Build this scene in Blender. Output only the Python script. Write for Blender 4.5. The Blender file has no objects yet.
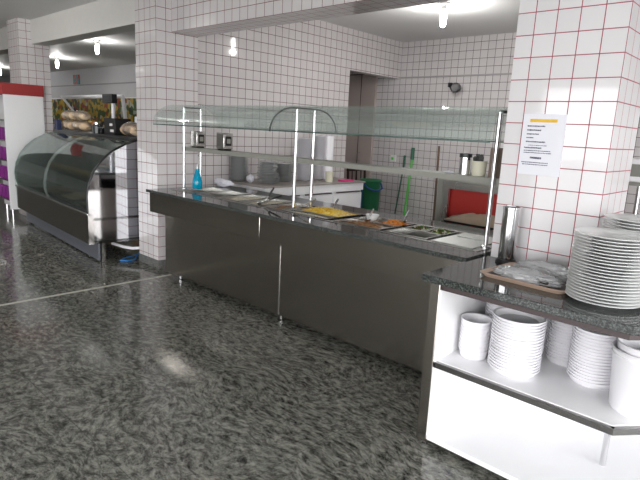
import bpy, bmesh, math, random
from mathutils import Vector, Matrix
random.seed(7)
PI = math.pi
SC = bpy.context.scene
COL = SC.collection

# ------------------------------------------------------------------ materials
def new_mat(name):
    m = bpy.data.materials.new(name); m.use_nodes = True
    nt = m.node_tree; b = nt.nodes['Principled BSDF']
    return m, nt, b

def N(nt, t, **kw):
    n = nt.nodes.new(t)
    for k, v in kw.items(): setattr(n, k, v)
    return n

def mth(nt, op, a, b=None, c=None):
    n = N(nt, 'ShaderNodeMath', operation=op)
    for i, v in enumerate((a, b, c)):
        if v is None: continue
        if isinstance(v, (int, float)): n.inputs[i].default_value = v
        else: nt.links.new(v, n.inputs[i])
    return n.outputs[0]

def mix(nt, fac, a, b):
    n = N(nt, 'ShaderNodeMix', data_type='RGBA')
    if isinstance(fac, (int, float)): n.inputs[0].default_value = fac
    else: nt.links.new(fac, n.inputs[0])
    for i, v in ((6, a), (7, b)):
        if isinstance(v, tuple): n.inputs[i].default_value = (*v, 1)
        else: nt.links.new(v, n.inputs[i])
    return n.outputs[2]

def ramp(nt, fac, stops, interp='LINEAR'):
    n = N(nt, 'ShaderNodeValToRGB'); cr = n.color_ramp; cr.interpolation = interp
    while len(cr.elements) < len(stops): cr.elements.new(.5)
    for e, (p, c) in zip(cr.elements, stops):
        e.position = p; e.color = (*c, 1)
    nt.links.new(fac, n.inputs[0])
    return n.outputs[0]

def coords(nt, scale=(1, 1, 1)):
    tc = N(nt, 'ShaderNodeTexCoord'); mp = N(nt, 'ShaderNodeMapping')
    mp.inputs['Scale'].default_value = scale
    nt.links.new(tc.outputs['Object'], mp.inputs[0])
    return mp.outputs[0]

def plain(name, col, rough=.5, metal=0, var=.04, scale=12, bump=0, **kw):
    """procedural paint/plastic/metal with a faint noise variation"""
    m, nt, b = new_mat(name)
    v = coords(nt)
    nz = N(nt, 'ShaderNodeTexNoise'); nz.inputs['Scale'].default_value = scale; nz.inputs['Detail'].default_value = 4
    nt.links.new(v, nz.inputs[0])
    lo = tuple(max(0, c * (1 - var)) for c in col); hi = tuple(min(1, c * (1 + var)) for c in col)
    nt.links.new(mix(nt, nz.outputs[0], lo, hi), b.inputs['Base Color'])
    b.inputs['Roughness'].default_value = rough; b.inputs['Metallic'].default_value = metal
    if bump:
        bp = N(nt, 'ShaderNodeBump'); bp.inputs['Strength'].default_value = bump; bp.inputs['Distance'].default_value = .01
        nt.links.new(nz.outputs[0], bp.inputs['Height']); nt.links.new(bp.outputs[0], b.inputs['Normal'])
    for k, val in kw.items(): b.inputs[k.replace('_', ' ')].default_value = val
    return m

T = .1035
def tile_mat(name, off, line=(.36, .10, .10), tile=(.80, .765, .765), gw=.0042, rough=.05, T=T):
    m, nt, b = new_mat(name)
    tc = N(nt, 'ShaderNodeTexCoord'); sp = N(nt, 'ShaderNodeSeparateXYZ'); nt.links.new(tc.outputs['Object'], sp.inputs[0])
    ge = N(nt, 'ShaderNodeNewGeometry'); sn = N(nt, 'ShaderNodeSeparateXYZ'); nt.links.new(ge.outputs['True Normal'], sn.inputs[0])
    masks = []; cells = []
    for i in range(3):
        u = mth(nt, 'DIVIDE', mth(nt, 'SUBTRACT', sp.outputs[i], off[i]), T)
        fr = mth(nt, 'FRACT', u)
        d = mth(nt, 'ABSOLUTE', mth(nt, 'SUBTRACT', fr, .5))
        k = mth(nt, 'GREATER_THAN', d, .5 - gw / T / 2)
        na = mth(nt, 'LESS_THAN', mth(nt, 'ABSOLUTE', sn.outputs[i]), .5)
        masks.append(mth(nt, 'MULTIPLY', k, na)); cells.append(mth(nt, 'FLOOR', u))
    mk = mth(nt, 'MAXIMUM', mth(nt, 'MAXIMUM', masks[0], masks[1]), masks[2])
    cb = N(nt, 'ShaderNodeCombineXYZ')
    for i in range(3): nt.links.new(cells[i], cb.inputs[i])
    wn = N(nt, 'ShaderNodeTexWhiteNoise'); nt.links.new(cb.outputs[0], wn.inputs[0])
    tl = mix(nt, wn.outputs[0], tuple(c * .95 for c in tile), tile)
    nz = N(nt, 'ShaderNodeTexNoise'); nz.inputs['Scale'].default_value = 1.3; nt.links.new(tc.outputs['Object'], nz.inputs[0])
    ln = mix(nt, nz.outputs[0], line, tuple(c * .6 + .02 for c in line))
    nt.links.new(mix(nt, mk, tl, ln), b.inputs['Base Color'])
    nt.links.new(mth(nt, 'ADD', mth(nt, 'MULTIPLY', mk, .6), rough), b.inputs['Roughness'])
    bp = N(nt, 'ShaderNodeBump'); bp.invert = True; bp.inputs['Strength'].default_value = .35; bp.inputs['Distance'].default_value = .002
    nt.links.new(mk, bp.inputs['Height']); nt.links.new(bp.outputs[0], b.inputs['Normal'])
    return m

def granite(name, dark, mid, light, s=1, rough=.1, joints=False):
    m, nt, b = new_mat(name)
    v = coords(nt)
    w = N(nt, 'ShaderNodeTexNoise'); w.inputs['Scale'].default_value = .9 * s; w.inputs['Detail'].default_value = 3
    nt.links.new(v, w.inputs[0])
    # swirling stretched flecks
    wv = N(nt, 'ShaderNodeVectorMath', operation='MULTIPLY_ADD')
    nt.links.new(w.outputs['Color'], wv.inputs[0]); wv.inputs[1].default_value = (.6, .6, .6) if joints else (.1, .1, .1); nt.links.new(v, wv.inputs[2])
    mp = N(nt, 'ShaderNodeMapping'); mp.inputs['Rotation'].default_value = (0, 0, .6)
    mp.inputs['Scale'].default_value = (19 * s, 34 * s, 30 * s) if joints else (110 * s, 110 * s, 110 * s)
    nt.links.new(wv.outputs[0], mp.inputs[0])
    n1 = N(nt, 'ShaderNodeTexNoise'); n1.inputs['Scale'].default_value = 1; n1.inputs['Detail'].default_value = 8; n1.inputs['Roughness'].default_value = .78 if joints else .65
    n1.inputs['Distortion'].default_value = .35
    nt.links.new(mp.outputs[0], n1.inputs[0])
    c = ramp(nt, n1.outputs[0], [(.39 if joints else .32, dark), (.47, mid), (.55 if joints else .58, tuple(.5 * (a + q) for a, q in zip(mid, light))), (.64 if joints else .72, light)])
    if joints:
        sp = N(nt, 'ShaderNodeSeparateXYZ'); nt.links.new(v, sp.inputs[0])
        js = []
        for i, o in ((0, .38), (1, .22)):
            fr = mth(nt, 'FRACT', mth(nt, 'DIVIDE', mth(nt, 'ADD', sp.outputs[i], o), 1.15))
            js.append(mth(nt, 'LESS_THAN', fr, .0035))
        c = mix(nt, mth(nt, 'MULTIPLY', mth(nt, 'MAXIMUM', js[0], js[1]), .55), c, (.03, .03, .028))
    nt.links.new(c, b.inputs['Base Color'])
    b.inputs['Roughness'].default_value = rough
    b.inputs['Specular IOR Level'].default_value = .5
    return m

def steel(name, col=(.55, .54, .52), rough=.26, horiz=True, bump=.05):
    m, nt, b = new_mat(name)
    v = coords(nt, (1.5, 1.5, 220) if horiz else (200, 200, 1.5))
    nz = N(nt, 'ShaderNodeTexNoise'); nz.inputs['Scale'].default_value = 1.5; nz.inputs['Detail'].default_value = 3
    nt.links.new(v, nz.inputs[0])
    v2 = coords(nt); n2 = N(nt, 'ShaderNodeTexNoise'); n2.inputs['Scale'].default_value = 1.6; nt.links.new(v2, n2.inputs[0])
    nt.links.new(mix(nt, nz.outputs[0], tuple(c * .9 for c in col), tuple(min(1, c * 1.08) for c in col)), b.inputs['Base Color'])
    b.inputs['Metallic'].default_value = 1
    nt.links.new(mth(nt, 'ADD', mth(nt, 'MULTIPLY', n2.outputs[0], .12), rough - .05), b.inputs['Roughness'])
    bp = N(nt, 'ShaderNodeBump'); bp.inputs['Strength'].default_value = bump; bp.inputs['Distance'].default_value = .01
    nt.links.new(n2.outputs[0], bp.inputs['Height']); nt.links.new(bp.outputs[0], b.inputs['Normal'])
    return m

def thin_glass(name, tint=(.88, .95, .92), haze=.05, spec=1.0, hazecol=(.8, .88, .85)):
    m = bpy.data.materials.new(name); m.use_nodes = True; nt = m.node_tree
    nt.nodes.remove(nt.nodes['Principled BSDF']); out = nt.nodes['Material Output']
    tr = N(nt, 'ShaderNodeBsdfTransparent'); tr.inputs[0].default_value = (*tint, 1)
    gl = N(nt, 'ShaderNodeBsdfGlossy'); gl.inputs['Roughness'].default_value = .03; gl.inputs[0].default_value = (.95, 1, .98, 1)
    df = N(nt, 'ShaderNodeBsdfDiffuse'); df.inputs[0].default_value = (*hazecol, 1)
    fr = N(nt, 'ShaderNodeFresnel'); fr.inputs[0].default_value = 1.5
    nz = N(nt, 'ShaderNodeTexNoise'); nz.inputs['Scale'].default_value = 3; nt.links.new(coords(nt), nz.inputs[0])
    m1 = N(nt, 'ShaderNodeMixShader'); nt.links.new(mth(nt, 'MULTIPLY', nz.outputs[0], haze * 2), m1.inputs[0])
    nt.links.new(tr.outputs[0], m1.inputs[1]); nt.links.new(df.outputs[0], m1.inputs[2])
    m2 = N(nt, 'ShaderNodeMixShader'); nt.links.new(mth(nt, 'MULTIPLY', fr.outputs[0], spec), m2.inputs[0])
    nt.links.new(m1.outputs[0], m2.inputs[1]); nt.links.new(gl.outputs[0], m2.inputs[2])
    nt.links.new(m2.outputs[0], out.inputs[0])
    return m

def emit(name, col, s):
    m, nt, b = new_mat(name)
    b.inputs['Emission Color'].default_value = (*col, 1); b.inputs['Emission Strength'].default_value = s
    b.inputs['Base Color'].default_value = (.9, .9, .9, 1)
    return m

def blotch(name, stops, scale=14, rough=.6, bump=.2, kind='VORONOI'):
    m, nt, b = new_mat(name); v = coords(nt)
    if kind == 'VORONOI':
        t = N(nt, 'ShaderNodeTexVoronoi'); t.inputs['Scale'].default_value = scale; nt.links.new(v, t.inputs[0])
        s = N(nt, 'ShaderNodeSeparateColor'); nt.links.new(t.outputs['Color'], s.inputs[0]); f = s.outputs[0]
        c = ramp(nt, f, stops, 'CONSTANT')
    else:
        t = N(nt, 'ShaderNodeTexNoise'); t.inputs['Scale'].default_value = scale; t.inputs['Detail'].default_value = 6; nt.links.new(v, t.inputs[0]); f = t.outputs[0]
        c = ramp(nt, f, stops)
    nt.links.new(c, b.inputs['Base Color']); b.inputs['Roughness'].default_value = rough
    if bump:
        bp = N(nt, 'ShaderNodeBump'); bp.inputs['Strength'].default_value = bump; bp.inputs['Distance'].default_value = .004
        nt.links.new(f, bp.inputs['Height']); nt.links.new(bp.outputs[0], b.inputs['Normal'])
    return m

M = {}
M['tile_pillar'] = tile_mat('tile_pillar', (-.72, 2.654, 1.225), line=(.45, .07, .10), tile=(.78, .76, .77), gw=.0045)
M['tile_left'] = tile_mat('tile_left', (-4.74, 2.72, 2.19), line=(.24, .07, .07), tile=(.72, .69, .69), gw=.005)  # same tile as the near pillar, weaker light put into its colour
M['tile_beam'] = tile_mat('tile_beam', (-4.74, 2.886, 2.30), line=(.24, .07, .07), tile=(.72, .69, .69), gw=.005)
M['tile_kitchen'] = tile_mat('tile_kitchen', (-4.78, 3.2, 2.167), line=(.13, .055, .055), tile=(.68, .64, .64), gw=.0055)  # same tile again, base colour lowered further for the dimmer kitchen light
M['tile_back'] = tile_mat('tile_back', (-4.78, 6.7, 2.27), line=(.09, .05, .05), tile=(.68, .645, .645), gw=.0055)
M['paint'] = plain('white_wall_paint', (.66, .645, .62), .7)
M['ceil'] = plain('ceiling_paint', (.74, .74, .735), .6, var=.05, scale=1.5)
M['floor'] = granite('polished_granite_floor', (.026, .026, .024), (.11, .11, .096), (.33, .33, .29), 1, .11, True)
M['granite'] = granite('dark_granite_top', (.008, .010, .009), (.03, .034, .032), (.16, .18, .17), 1.3, .06)
M['base'] = granite('granite_baseboard', (.03, .03, .03), (.12, .12, .115), (.3, .3, .28), 1, .2)
M['joint'] = plain('pale_floor_joint', (.45, .44, .38), .5)
M['steel'] = steel('brushed_steel')
M['steeld'] = steel('dull_brushed_steel', (.43, .40, .365), .21, bump=.55)
M['steelp'] = steel('polished_steel', (.72, .72, .73), .13, False, .02)
M['mirror'] = steel('mirror_steel', (.72, .73, .76), .07, False, .01)
M['pan'] = steel('pan_steel', (.45, .45, .43), .26)
M['lid'] = steel('lid_steel', (.62, .64, .62), .38)
M['glass'] = thin_glass('greenish_canopy_glass', (.945, .97, .96), .05, .25, (.70, .77, .75))
M['edge'] = thin_glass('green_glass_edge', (.45, .62, .56), .35, 1, (.30, .42, .38))
M['cglass'] = thin_glass('display_case_glass', (.92, .95, .94), .035, .9, (.5, .6, .58))
M['mel'] = plain('white_melamine', (.90, .90, .91), .35, var=.01)
M['china'] = plain('white_china', (.88, .89, .88), .15, var=.02)
M['chinagrey'] = plain('grey_china', (.52, .54, .53), .25, var=.03)
M['plastic'] = plain('white_plastic', (.91, .90, .93), .3, var=.01)
M['clearp'] = thin_glass('thin_clear_plastic', (.9, .9, .9), .42, 1.0, (.88, .88, .9))
M['black'] = plain('black_plastic', (.012, .012, .013), .35)
M['darkmetal'] = plain('dark_metal', (.03, .03, .03), .4, .6)
M['rail'] = plain('shelf_steel', (.27, .27, .24), .4)
M['green'] = plain('green_plastic', (.02, .17, .07), .35)
M['lime'] = plain('lime_green_plastic', (.10, .55, .08), .4)
M['dgreen'] = plain('dark_green_plastic', (.03, .13, .08), .5)
M['blue'] = plain('blue_plastic', (.02, .07, .25), .35)
M['bluecord'] = plain('blue_cord', (.03, .22, .55), .4)
M['red'] = plain('red_enamel', (.36, .02, .015), .4)
M['redband'] = plain('red_header_paint', (.36, .035, .035), .5)
M['wood'] = plain('brown_wood', (.10, .055, .03), .5, var=.3, scale=8)
M['dwood'] = plain('dark_brown_wood', (.028, .009, .007), .4, var=.3, scale=8)
M['doorp'] = plain('pinkish_brown_door_paint', (.50, .42, .39), .55, var=.03, scale=2)
M['paper'] = plain('white_paper', (.82, .82, .88), .6, var=.01)
M['ink'] = plain('dark_ink', (.09, .09, .14), .7)
M['yellow'] = plain('yellow_ink', (.80, .50, .04), .6, var=.25, scale=40)
M['card'] = plain('brown_cardboard', (.20, .15, .12), .8)
M['breadfilm'] = thin_glass('bread_bag_film', (.95, .95, .95), .14, .9, (.85, .85, .87))
M['bread'] = blotch('bread_crust', [(.3, (.50, .31, .17)), (.55, (.74, .54, .34)), (.75, (.85, .70, .50))], 10, .7, .2, 'NOISE')
M['corn'] = blotch('yellow_corn', [(0, (.75, .42, .02)), (.4, (.85, .58, .06)), (.75, (.88, .68, .2))], 60, .5)
M['meat'] = blotch('brown_stewed_meat', [(.3, (.09, .04, .02)), (.5, (.28, .13, .05)), (.7, (.50, .27, .11))], 40, .4, .4, 'NOISE')
M['rice'] = blotch('pale_rice', [(.3, (.42, .36, .26)), (.5, (.66, .60, .47)), (.7, (.80, .77, .66))], 60, .6, .4, 'NOISE')
M['orange'] = blotch('orange_carrot_salad', [(0, (.62, .16, .02)), (.5, (.75, .28, .04)), (.8, (.6, .35, .15))], 70, .5)
M['salad'] = blotch('mixed_green_salad', [(0, (.05, .16, .02)), (.4, (.30, .38, .07)), (.65, (.10, .05, .02)), (.85, (.65, .62, .5))], 55, .5)
M['beige'] = plain('beige_cloth', (.40, .31, .23), .8, var=.15, scale=20)
M['tray'] = plain('pink_beige_tray', (.50, .36, .28), .4)
M['cloth'] = plain('white_cloth', (.74, .74, .80), .8)
M['pink'] = plain('pink_plastic', (.70, .05, .22), .4)
M['cream'] = plain('cream_plastic', (.66, .64, .50), .5)
M['blueliq'] = plain('blue_liquid_bottle', (.0, .42, .66), .12, Transmission_Weight=.35)
M['fascia'] = plain('dark_brown_fascia', (.06, .042, .042), .35)
M['edgesteel'] = steel('darker_steel', (.26, .255, .25), .25)
M['water'] = plain('dark_water', (.03, .035, .045), .06)
M['darkdeck'] = plain('dark_display_deck', (.035, .037, .035), .2)
M['bulb'] = emit('lit_bulb', (1, .98, .95), 22)
M['socket'] = plain('white_lamp_socket', (.75, .75, .73), .5)
M['fruit'] = blotch('fruit_pictures', [(0, (.42, .28, .02)), (.22, (.05, .10, .02)), (.45, (.5, .33, .03)), (.58, (.28, .04, .02)), (.68, (.42, .45, .38)), (.8, (.06, .12, .03)), (.92, (.03, .03, .03))], 9.0, .5, 0)
M['purple'] = plain('purple_packets', (.25, .02, .25), .5, var=.3)
M['screen'] = plain('grey_screen', (.05, .06, .06), .2)
M['label'] = plain('pale_label', (.75, .7, .7), .6)
M['bluepk'] = plain('navy_packet', (.02, .03, .09), .5)
M['pave'] = plain('outdoor_pavement', (.40, .39, .37), .9, scale=3)
M['postersign'] = blotch('teal_red_print', [(0, (.05, .25, .28)), (.6, (.5, .08, .06))], 6, .5, 0)
M['scorch'] = plain('yellow_pastry', (.60, .36, .08), .5, var=.3, scale=30)

# ------------------------------------------------------------------ mesh kit (all shapes given in world metres)
ORG = {}
class MB:
    def __init__(s): s.bm = bmesh.new()
    def face(s, vs):
        try: return s.bm.faces.new(vs)
        except ValueError: return None
    def box(s, x0, x1, y0, y1, z0, z1):
        v = [s.bm.verts.new(p) for p in ((x0,y0,z0),(x1,y0,z0),(x1,y1,z0),(x0,y1,z0),(x0,y0,z1),(x1,y0,z1),(x1,y1,z1),(x0,y1,z1))]
        for f in ((0,3,2,1),(4,5,6,7),(0,1,5,4),(1,2,6,5),(2,3,7,6),(3,0,4,7)): s.face([v[i] for i in f])
        return s
    def prism(s, poly, z0, z1):
        a = [s.bm.verts.new((x, y, z0)) for x, y in poly]; b = [s.bm.verts.new((x, y, z1)) for x, y in poly]
        n = len(poly); s.face(a[::-1]); s.face(b)
        for i in range(n): s.face([a[i], a[(i+1) % n], b[(i+1) % n], b[i]])
        return s
    def profx(s, poly, x0, x1):
        """poly of (y,z) extruded along x"""
        a = [s.bm.verts.new((x0, y, z)) for y, z in poly]; b = [s.bm.verts.new((x1, y, z)) for y, z in poly]
        n = len(poly); s.face(a[::-1]); s.face(b)
        for i in range(n): s.face([a[i], a[(i+1) % n], b[(i+1) % n], b[i]])
        return s
    def sheetx(s, pts, x0, x1, t):
        """a curved sheet: open (y,z) line with thickness t extruded along x"""
        out = []
        for i, p in enumerate(pts):
            a = pts[max(0, i-1)]; c = pts[min(len(pts)-1, i+1)]
            d = Vector((c[0]-a[0], c[1]-a[1])).normalized(); nrm = Vector((-d.y, d.x))
            out.append((p[0] + nrm.x*t, p[1] + nrm.y*t))
        n = len(pts); L = []
        for x in (x0, x1):
            L.append(([s.bm.verts.new((x, *p)) for p in pts], [s.bm.verts.new((x, *p)) for p in out]))
        (a, ao), (b, bo) = L
        for i in range(n-1):
            s.face([a[i], a[i+1], b[i+1], b[i]]); s.face([ao[i+1], ao[i], bo[i], bo[i+1]])
            s.face([a[i+1], a[i], ao[i], ao[i+1]]); s.face([b[i], b[i+1], bo[i+1], bo[i]])
        s.face([a[0], b[0], bo[0], ao[0]]); s.face([b[-1], a[-1], ao[-1], bo[-1]])
        return s
    def lathe(s, prof, cx, cy, cz=0, seg=28, closed=False):
        rings = []
        for r, z in prof:
            if r < 1e-5: rings.append([s.bm.verts.new((cx, cy, cz+z))])
            else: rings.append([s.bm.verts.new((cx+r*math.cos(2*PI*k/seg), cy+r*math.sin(2*PI*k/seg), cz+z)) for k in range(seg)])
        if closed: rings.append(rings[0])
        for A, B in zip(rings, rings[1:]):
            for k in range(seg):
                j = (k+1) % seg
                if len(A) == 1 and len(B) == 1: continue
                if len(A) == 1: s.face([A[0], B[j], B[k]])
                elif len(B) == 1: s.face([A[k], A[j], B[0]])
                else: s.face([A[k], A[j], B[j], B[k]])
        return s
    def tube(s, pts, r, seg=10, cap=True):
        pts = [Vector(p) for p in pts]; rr = r if isinstance(r, (list, tuple)) else [r]*len(pts)
        rings = []; up = None
        for i, p in enumerate(pts):
            d = (pts[min(i+1, len(pts)-1)] - pts[max(i-1, 0)]).normalized()
            if up is None: up = Vector((0,0,1)) if abs(d.z) < .9 else Vector((1,0,0))
            x = d.cross(up).normalized(); y = x.cross(d).normalized(); up = y
            rings.append([s.bm.verts.new(p + (x*math.cos(2*PI*k/seg) + y*math.sin(2*PI*k/seg))*rr[i]) for k in range(seg)])
        for A, B in zip(rings, rings[1:]):
            for k in range(seg): s.face([A[k], A[(k+1)%seg], B[(k+1)%seg], B[k]])
        if cap: s.face(rings[0][::-1]); s.face(rings[-1])
        return s
    def blob(s, c, r, jit=.25, sub=2, seed=0):
        rd = random.Random(seed)
        res = bmesh.ops.create_icosphere(s.bm, subdivisions=sub, radius=1)
        ph = [rd.uniform(0, 6) for _ in range(6)]
        for v in res['verts']:
            n = v.co.copy()
            k = 1 + jit*(math.sin(3*n.x+ph[0])*math.sin(4*n.y+ph[1]) + .6*math.sin(7*n.z+ph[2])*math.sin(6*n.x+ph[3]))
            v.co = Vector((c[0]+n.x*r[0]*k, c[1]+n.y*r[1]*k, c[2]+n.z*r[2]*k))
        return s
    def heap(s, x0, x1, y0, y1, z, h, n=18, amp=.006, seed=0):
        """a lumpy filled surface with a skirt"""
        rd = random.Random(seed); V = []
        for i in range(n+1):
            row = []
            for j in range(n+1):
                u, w = i/n, j/n
                e = min(1, 5*min(u, 1-u, w, 1-w))
                zz = z + h*(math.sin(PI*u)*math.sin(PI*w))**.6*1 + rd.uniform(-amp, amp)*e
                row.append(s.bm.verts.new((x0+(x1-x0)*u, y0+(y1-y0)*w, zz)))
            V.append(row)
        for i in range(n):
            for j in range(n): s.face([V[i][j], V[i+1][j], V[i+1][j+1], V[i][j+1]])
        bot = [s.bm.verts.new((x, y, z-.012)) for x, y in ((x0,y0),(x1,y0),(x1,y1),(x0,y1))]
        s.face(bot[::-1])
        s.face([bot[0], bot[1]] + [V[i][0] for i in range(n, -1, -1)])
        s.face([bot[1], bot[2]] + [V[n][j] for j in range(n, -1, -1)])
        s.face([bot[2], bot[3]] + [V[i][n] for i in range(0, n+1)])
        s.face([bot[3], bot[0]] + [V[0][j] for j in range(0, n+1)])
        return s
    def build(s, name, m, parent=None, origin=None, bevel=0, smooth=True, rot=None):
        bmesh.ops.recalc_face_normals(s.bm, faces=s.bm.faces)
        me = bpy.data.meshes.new(name)
        o = bpy.data.objects.new(name, me)
        org = Vector((0, 0, 0))
        if parent is not None: org = ORG[parent.name]; o.parent = parent
        elif origin is not None: org = Vector(origin); o.location = org
        ORG[o.name] = org
        bmesh.ops.translate(s.bm, verts=s.bm.verts, vec=-org)
        if smooth:
            for f in s.bm.faces: f.smooth = True
            for e in s.bm.edges:
                if len(e.link_faces) == 2 and e.calc_face_angle(0) > .6: e.smooth = False
        s.bm.to_mesh(me); s.bm.free()
        me.materials.append(m if not isinstance(m, str) else M[m])
        COL.objects.link(o)
        if bevel:
            b = o.modifiers.new('bevel', 'BEVEL'); b.width = bevel; b.segments = 2; b.limit_method = 'ANGLE'
        return o

def bx(*a): return MB().box(*a)
def tag(o, label, cat, group=None):
    o['label'] = label; o['category'] = cat
    if group: o['group'] = group
    return o
def thing(name, label, cat, loc, group=None):
    o = bpy.data.objects.new(name, None); COL.objects.link(o); o.location = loc; o.empty_display_size = .05
    ORG[o.name] = Vector(loc)
    return tag(o, label, cat, group)
def struct(o, label=None):
    o['kind'] = 'structure'
    if label: o['label'] = label
    return o
def dup(root, loc, label=None, group=None):
    r = root.copy(); COL.objects.link(r); r.location = loc
    if label: r['label'] = label
    if group: r['group'] = group
    for ch in list(root.children):
        c = ch.copy(); COL.objects.link(c); c.parent = r
        for g in ch.children:
            d = g.copy(); COL.objects.link(d); d.parent = c
    return r

# ------------------------------------------------------------------ the building
CE = 2.76
struct(bx(-24, 3.4, -5.2, 7.4, -.12, 0).build('floor', 'floor', smooth=False))
struct(bx(-24, 3.4, -5.2, 7.4, CE, CE+.15).build('ceiling', 'ceil', smooth=False))
struct(bx(3.4, 60, -50, 50, -.2, -.12).build('pavement', 'pave', smooth=False), 'outdoor pavement beyond the open side of the hall')
struct(bx(-60, 3.4, -50, -5.2, -.2, -.12).build('pavement', 'pave', smooth=False), 'outdoor pavement beyond the open front of the hall')
struct(bx(-4.49, -4.455, -5.2, 2.70, .0, .0022).build('trim_floor', 'joint', smooth=False))

# pillars, beams
p = bx(-1.22, -.72, 2.654, 3.06, 0, CE).build('tiled_pillar', 'tile_pillar', smooth=False, bevel=0); struct(p, 'tiled pillar with the paper notice')
p = bx(-5.13, -4.74, 2.72, 3.18, .085, CE).build('tiled_pillar', 'tile_left', smooth=False); struct(p, 'tiled pillar at the far end of the buffet')
struct(bx(-5.135, -4.735, 2.715, 3.18, 0, .085).build('baseboard_pillar', 'base', smooth=False))
p = bx(-8.82, -8.386, 2.72, 3.12, 0, CE).build('tiled_pillar', 'tile_left', smooth=False); struct(p, 'tiled pillar behind the red topped cabinet')
struct(bx(-4.74, 3.2, 2.886, 3.18, 2.30, CE).build('trim_beam', 'tile_beam', smooth=False), 'tiled beam over the buffet')
struct(bx(-24, -5.13, 2.886, 3.10, 2.44, CE).build('trim_beam', 'paint', smooth=False), 'white painted beam over the display case')
# kitchen walls
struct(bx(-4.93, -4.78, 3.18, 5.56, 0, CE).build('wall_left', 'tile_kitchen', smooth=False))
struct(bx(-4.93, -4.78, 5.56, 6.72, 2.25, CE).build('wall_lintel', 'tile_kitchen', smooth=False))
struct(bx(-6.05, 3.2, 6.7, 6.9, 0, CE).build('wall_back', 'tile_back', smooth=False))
struct(bx(-6.05, -5.95, 3.3, 6.72, 0, CE).build('wall_alcove', 'paint', smooth=False))
struct(bx(-4.78, -1.6, 6.68, 6.71, 2.255, 2.275).build('trim_ledge', plain('grey_ledge', (.38, .36, .36), .5), smooth=False))
d = struct(bx(-5.77, -5.19, 6.65, 6.70, 0, 2.34).build('door_1', 'doorp', bevel=.004, smooth=False))
bx(-5.47, -5.462, 6.645, 6.65, .0, 2.34).build('door_seam', 'dwood', d, smooth=False)
bx(-5.77, -5.19, 6.645, 6.65, 2.325, 2.335).build('door_seam', 'dwood', d, smooth=False)
MB().tube([(-5.41, 6.645, 1.02), (-5.41, 6.59, 1.02), (-5.41, 6.59, 1.14), (-5.41, 6.645, 1.14)], .008).build('door_handle', 'steelp', d)
# bakery hall walls
struct(bx(-24, -6.05, 6.4, 6.6, 0, CE).build('wall_far', plain('grey_white_wall', (.60, .60, .62), .6), smooth=False))
struct(bx(-24, -6.05, 6.38, 6.402, 2.33, 2.36).build('trim_rail', plain('grey_rail', (.30, .30, .31), .5), smooth=False))
struct(bx(-24.2, -24, -5.2, 7.4, 0, CE).build('wall_end', 'paint', smooth=False))
# open shop sides (behind and right of the viewer): posts and lintels with daylight between
struct(bx(3.2, 3.4, -5.2, 7.4, 2.45, CE).build('wall_right', 'paint', smooth=False))
struct(bx(3.2, 3.4, 3.7, 7.4, 0, 2.45).build('wall_right_kitchen', 'paint', smooth=False))
struct(bx(3.2, 3.4, -5.2, -4.8, 0, 2.45).build('wall_right_corner', 'paint', smooth=False))
w = bx(-24, 3.4, -5.4, -5.2, 2.45, CE); w.box(-24, -4.2, -5.4, -5.2, 0, 2.45)
struct(w.build('wall_front', 'paint', smooth=False))

# ------------------------------------------------------------------ buffet counter
XL, XR = -4.45, -1.252
b = thing('buffet_counter', 'long stainless steel buffet counter with dark granite edge and food wells', 'buffet counter', (-2.85, 2.9, 0))
gt = MB()   # granite rim around the steel well
gt.box(XL-.03, XR, 2.45, 2.64, .825, .85); gt.box(XL-.03, XR, 3.12, 3.36, .825, .85)
gt.box(XL-.03, -4.36, 2.64, 3.12, .825, .85); gt.box(-1.29, XR, 2.64, 3.12, .825, .85)
gt.build('granite_top', 'granite', b, smooth=False)
f = bx(XL-.01, -2.906, 2.475, 2.62, .645, .825); f.build('overhang_box', 'steeld', b, bevel=.003)
f = bx(-2.900, XR, 2.475, 2.62, .645, .825); f.build('overhang_box', 'steeld', b, bevel=.003)
bx(XL, -2.843, 2.625, 3.30, .06, .645).build('front_panel', 'steeld', b, bevel=.003)
bx(-2.835, XR, 2.625, 3.30, .06, .645).build('front_panel', 'steeld', b, bevel=.003)
bx(-2.845, -2.833, 2.622, 2.626, .06, .645).build('panel_seam', 'steelp', b, smooth=False)
bx(XL, XR, 2.66, 3.30, .645, .665).build('inner_deck', 'steeld', b, smooth=False)
for x in (-4.24, -2.84, -1.45):
    for y in (2.66, 3.26):
        MB().lathe([(0, 0), (.026, 0), (.026, .012), (.014, .02), (.014, .06), (0, .06)], x, y).build('foot', 'steelp', b)
# steel well frame with openings
WX = [-4.30, -3.72, -3.14, -2.88, -2.40, -1.95, -1.62]   # dividers
wf = MB()
wf.box(-4.36, -1.29, 2.64, 2.665, .843, .853); wf.box(-4.36, -1.29, 3.085, 3.12, .843, .853)
wf.box(-4.36, -4.32, 2.665, 3.085, .843, .853); wf.box(-1.33, -1.29, 2.665, 3.085, .843, .853)
for x in (-3.74, -3.15, -2.92, -2.40, -1.96, -1.62): wf.box(x, x+.018, 2.665, 3.085, .843, .852)
wf.box(-4.36, -1.29, 2.66, 2.664, .66, .843); wf.box(-4.36, -1.29, 3.086, 3.09, .66, .843)
wf.build('well_frame', 'pan', b, smooth=False)

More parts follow.
